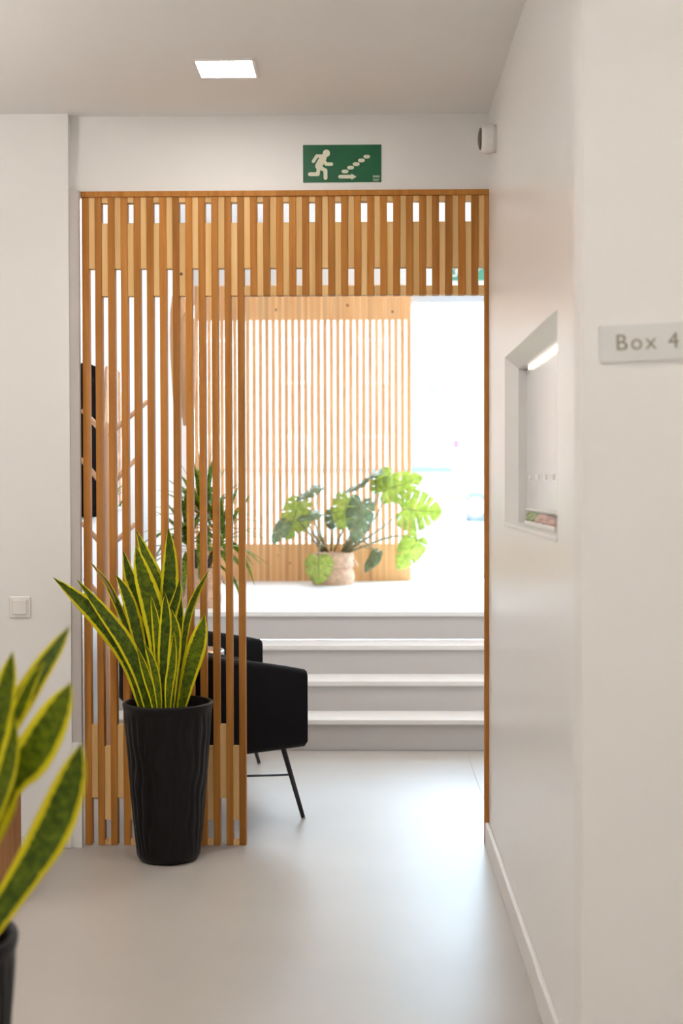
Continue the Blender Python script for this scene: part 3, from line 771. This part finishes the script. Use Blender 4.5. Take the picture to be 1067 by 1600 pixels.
# attachment px, tip px, depths, normal, width px, material, slits, droop, petiole mid px, petiole foot px
ML = [
 ((630,796), (690,800), -.20, -.28, (.05,-1,.15), 66, 'monstera', 6, .05, (600,822), (542,858)),
 ((600,768), (660,742), -.10, -.12, (.1,-.9,.55), 50, 'monstera', 5, .10, (588,806), (538,857)),
 ((596,766), (604,728), -.05, .02, (-.25,-1,.3), 40, 'monstera', 4, .05, (575,810), (536,858)),
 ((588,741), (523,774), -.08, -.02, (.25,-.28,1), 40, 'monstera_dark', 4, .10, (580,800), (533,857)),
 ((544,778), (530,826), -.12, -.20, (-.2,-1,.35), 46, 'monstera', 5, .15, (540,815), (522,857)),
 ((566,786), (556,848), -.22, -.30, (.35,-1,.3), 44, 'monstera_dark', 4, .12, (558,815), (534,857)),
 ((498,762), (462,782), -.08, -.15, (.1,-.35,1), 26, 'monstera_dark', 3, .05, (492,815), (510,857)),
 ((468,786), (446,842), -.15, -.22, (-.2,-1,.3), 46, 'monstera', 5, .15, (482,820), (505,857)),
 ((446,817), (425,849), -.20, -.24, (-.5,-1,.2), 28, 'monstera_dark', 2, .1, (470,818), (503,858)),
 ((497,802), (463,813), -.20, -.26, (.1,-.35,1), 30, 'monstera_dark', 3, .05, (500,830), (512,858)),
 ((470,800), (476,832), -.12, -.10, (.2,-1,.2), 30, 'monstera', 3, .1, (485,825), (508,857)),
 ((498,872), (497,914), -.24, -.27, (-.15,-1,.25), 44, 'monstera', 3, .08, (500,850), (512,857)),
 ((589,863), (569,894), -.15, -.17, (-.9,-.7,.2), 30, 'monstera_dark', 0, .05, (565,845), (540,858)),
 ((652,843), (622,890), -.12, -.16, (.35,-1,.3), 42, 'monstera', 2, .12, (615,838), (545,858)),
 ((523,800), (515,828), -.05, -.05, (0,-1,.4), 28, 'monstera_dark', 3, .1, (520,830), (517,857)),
]
for a, tpx, da, dt, nr, wd, m, sl_, dp, midp, ft in ML:
    A, T = at(*a, DM+da), at(*tpx, DM+dt)
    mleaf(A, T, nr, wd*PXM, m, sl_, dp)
    F = at(*ft, DM); F.z = max(F.z-.02, ZP+.195); Mp = at(*midp, DM+da*.6)
    MB().tube([p-mo.location for p in catmull([F, Mp, A], 12)], [.0085-.0004*i for i in range(13)], 7).build('petiole', M['stem'], mo, smooth=True)
for pts in ([(545,845),(575,840),(607,842)], [(500,850),(480,842),(466,838)], [(530,850),(560,852),(585,860)]):
    MB().tube([at(x, y, DM-.05)-mo.location for x, y in pts], .003, 5).build('aerial_root', M['stem'], mo)

# flowers lying along the sill of the frosted window
fl = thing('flower_trough', 'low row of small pink and green flowers on the sill below the frosted window pane', 'flowers', (XI+.004, 4.10, Z0+.0005))
MB().box((-.012, -.30, 0), (.012, .42, .014)).build('trough', M['white'], fl, bevel=.003)
rf = random.Random(3)
for k in range(34):
    y = -.28+.68*k/33; g_ = y > .16
    c = Vector((rf.uniform(-.006, .006), y, rf.uniform(.018, .034)))
    b = MB(); b.lathe([(.001, -.010), (.009, -.006), (.012, 0), (.008, .007), (.001, .009)], 7); b.v = [tuple(Vector(v)+c) for v in b.v]
    b.build('sprig' if g_ else 'blossom', M['sprig'] if g_ else M['flower'], fl, smooth=True)

# ------------------------------------------------------------------ street outside
struct(MB().box((-40, 11.10, .45), (40, 60, .62)).build('floor', M['street']))
def facing_building(x0, x1, y, z1, label):
    t = thing('far_building', label, 'building', ((x0+x1)/2, y, .62)); wd = (x1-x0)/2
    MB().box((-wd, 0, 0), (wd, 4, z1)).build('wall', M['facade'], t)
    nw = int(wd*2/2.2)
    for f in range(int(z1//3)):
        for k in range(nw):
            x = -wd+(k+.5)*2*wd/nw
            wf = MB().box((x-.5, -.05, .9+3*f), (x+.5, .02, 2.3+3*f)).build('window', M['white'], t)
            MB().box((x-.42, -.07, .98+3*f), (x+.42, -.045, 2.22+3*f)).build('pane', M['facade_glass'], wf)
    MB().box((-wd-.1, -.15, z1), (wd+.1, 4.1, z1+.25)).build('cornice', M['facade'], t)
facing_building(-18, 1.3, 44, 12.5, 'pale overexposed building across the street, seen through the slats')
facing_building(1.5, 18, 47, 12.0, 'pale overexposed building across the street, seen through the door')
def car(loc, rz, label, paint):
    t = thing('car', label, 'car', loc, rz)
    fr = (Vector((0, -.84, 0)), Vector((1,0,0)), Vector((0,0,1)), Vector((0,1,0)))
    body = [(-2.05,.28),(-2.08,.55),(-2.0,.82),(-1.75,.92),(-.95,.97),(1.0,.97),(1.75,.86),(2.02,.72),(2.08,.5),(2.05,.28)]
    MB().prism(body, 1.68, fr).build('body', paint, t, bevel=.05, seg=3, smooth=True, angle=.8)
    fc_ = (Vector((0, -.72, 0)), Vector((1,0,0)), Vector((0,0,1)), Vector((0,1,0)))
    MB().prism([(-1.8,.93),(-1.5,1.32),(-1.1,1.46),(.1,1.48),(.55,1.38),(1.2,.95)], 1.44, fc_).build('cabin', paint, t, bevel=.05, seg=3, smooth=True, angle=.8)
    for s in (-1, 1):
        fw = (Vector((0, s*.725, 0)), Vector((1,0,0)), Vector((0,0,1)), Vector((0,s,0)))
        for pl in ([(-1.5,1.0),(-1.32,1.30),(-.55,1.38),(-.55,1.0)], [(-.48,1.0),(-.48,1.38),(.12,1.39),(.5,1.28),(.95,1.0)]):
            MB().prism(pl, .01, fw).build('side_window', M['carglass'], t)
    for x in (-1.28, 1.28):
        for s in (-1, 1):
            wh = MB().tube([(x, s*.68, .31), (x, s*.86, .31)], .31, 24).build('wheel', M['tyre'], t, bevel=.02)
            MB().tube([(x, s*.855, .31), (x, s*.868, .31)], .19, 16).build('hub_cap', M['steel'], wh)
    for s in (-1, 1):
        MB().box((2.0, s*.62-.14, .62), (2.09, s*.62+.14, .74)).build('headlight', M['steel'], t, bevel=.015)
        MB().box((-2.09, s*.66-.10, .62), (-1.99, s*.66+.10, .80)).build('taillight', M['red'], t, bevel=.015)
    return t
p = at(700, 731, 16.0)
lw = thing('low_wall', 'low white wall with grey coping across the street, behind the slats and the door', 'wall', (p.x-4, 16.0, .62))
MB().box((-4, 0, 0), (4, .3, p.z-.66)).build('wall_body', M['carpaint'], lw)
MB().prism([(-4.05, p.z-.66), (4.1, p.z-.66), (3.98, p.z-.62), (-4.05, p.z-.62)], .36, (Vector((0, -.03, 0)), Vector((1,0,0)), Vector((0,0,1)), Vector((0,1,0)))).build('coping', M['coping'], lw)
car((3.5, 30.0, .62), 0, 'silver parked car far across the street, right in the doorway', M['cargrey'])
p = at(704, 772, 14.6)
pk = thing('planter_block', 'low peach masonry block on the pavement beyond the glass door', 'block', (p.x, 14.6, .62))
MB().box((-.12, 0, 0), (.16, .5, p.z-.66)).build('block', M['peach'], pk, bevel=.01)
MB().box((-.14, -.02, p.z-.66), (.18, .52, p.z-.62)).build('coping', M['peach'], pk, bevel=.01)
p = at(712.5, 693, 26)
rs = thing('road_sign', 'small red street sign on a post seen through the glass door', 'sign', (p.x, 26, .62))
MB().box((-.055, -.02, p.z-.62-.08), (.055, .02, p.z-.62+.08)).build('panel', M['red'], rs, bevel=.01)
MB().tube([(0,.03,0), (0,.03,p.z-.62+.06)], .02, 8).build('post', M['pole'], rs)
p = at(683, 615, 34)
lp = thing('street_lamp', 'thin pale street lamp post beyond the glass door', 'street lamp', (p.x, 34, .62))
MB().tube([(0,0,0), (0,0,p.z-.62)], [.07, .045], 10).build('post', M['pole'], lp)
MB().tube([(0,0,p.z-.62), (.02,0,p.z-.5), (-.25,-.1,p.z-.45)], [.05, .06, .08], 10).build('lamp_head', M['pole'], lp)
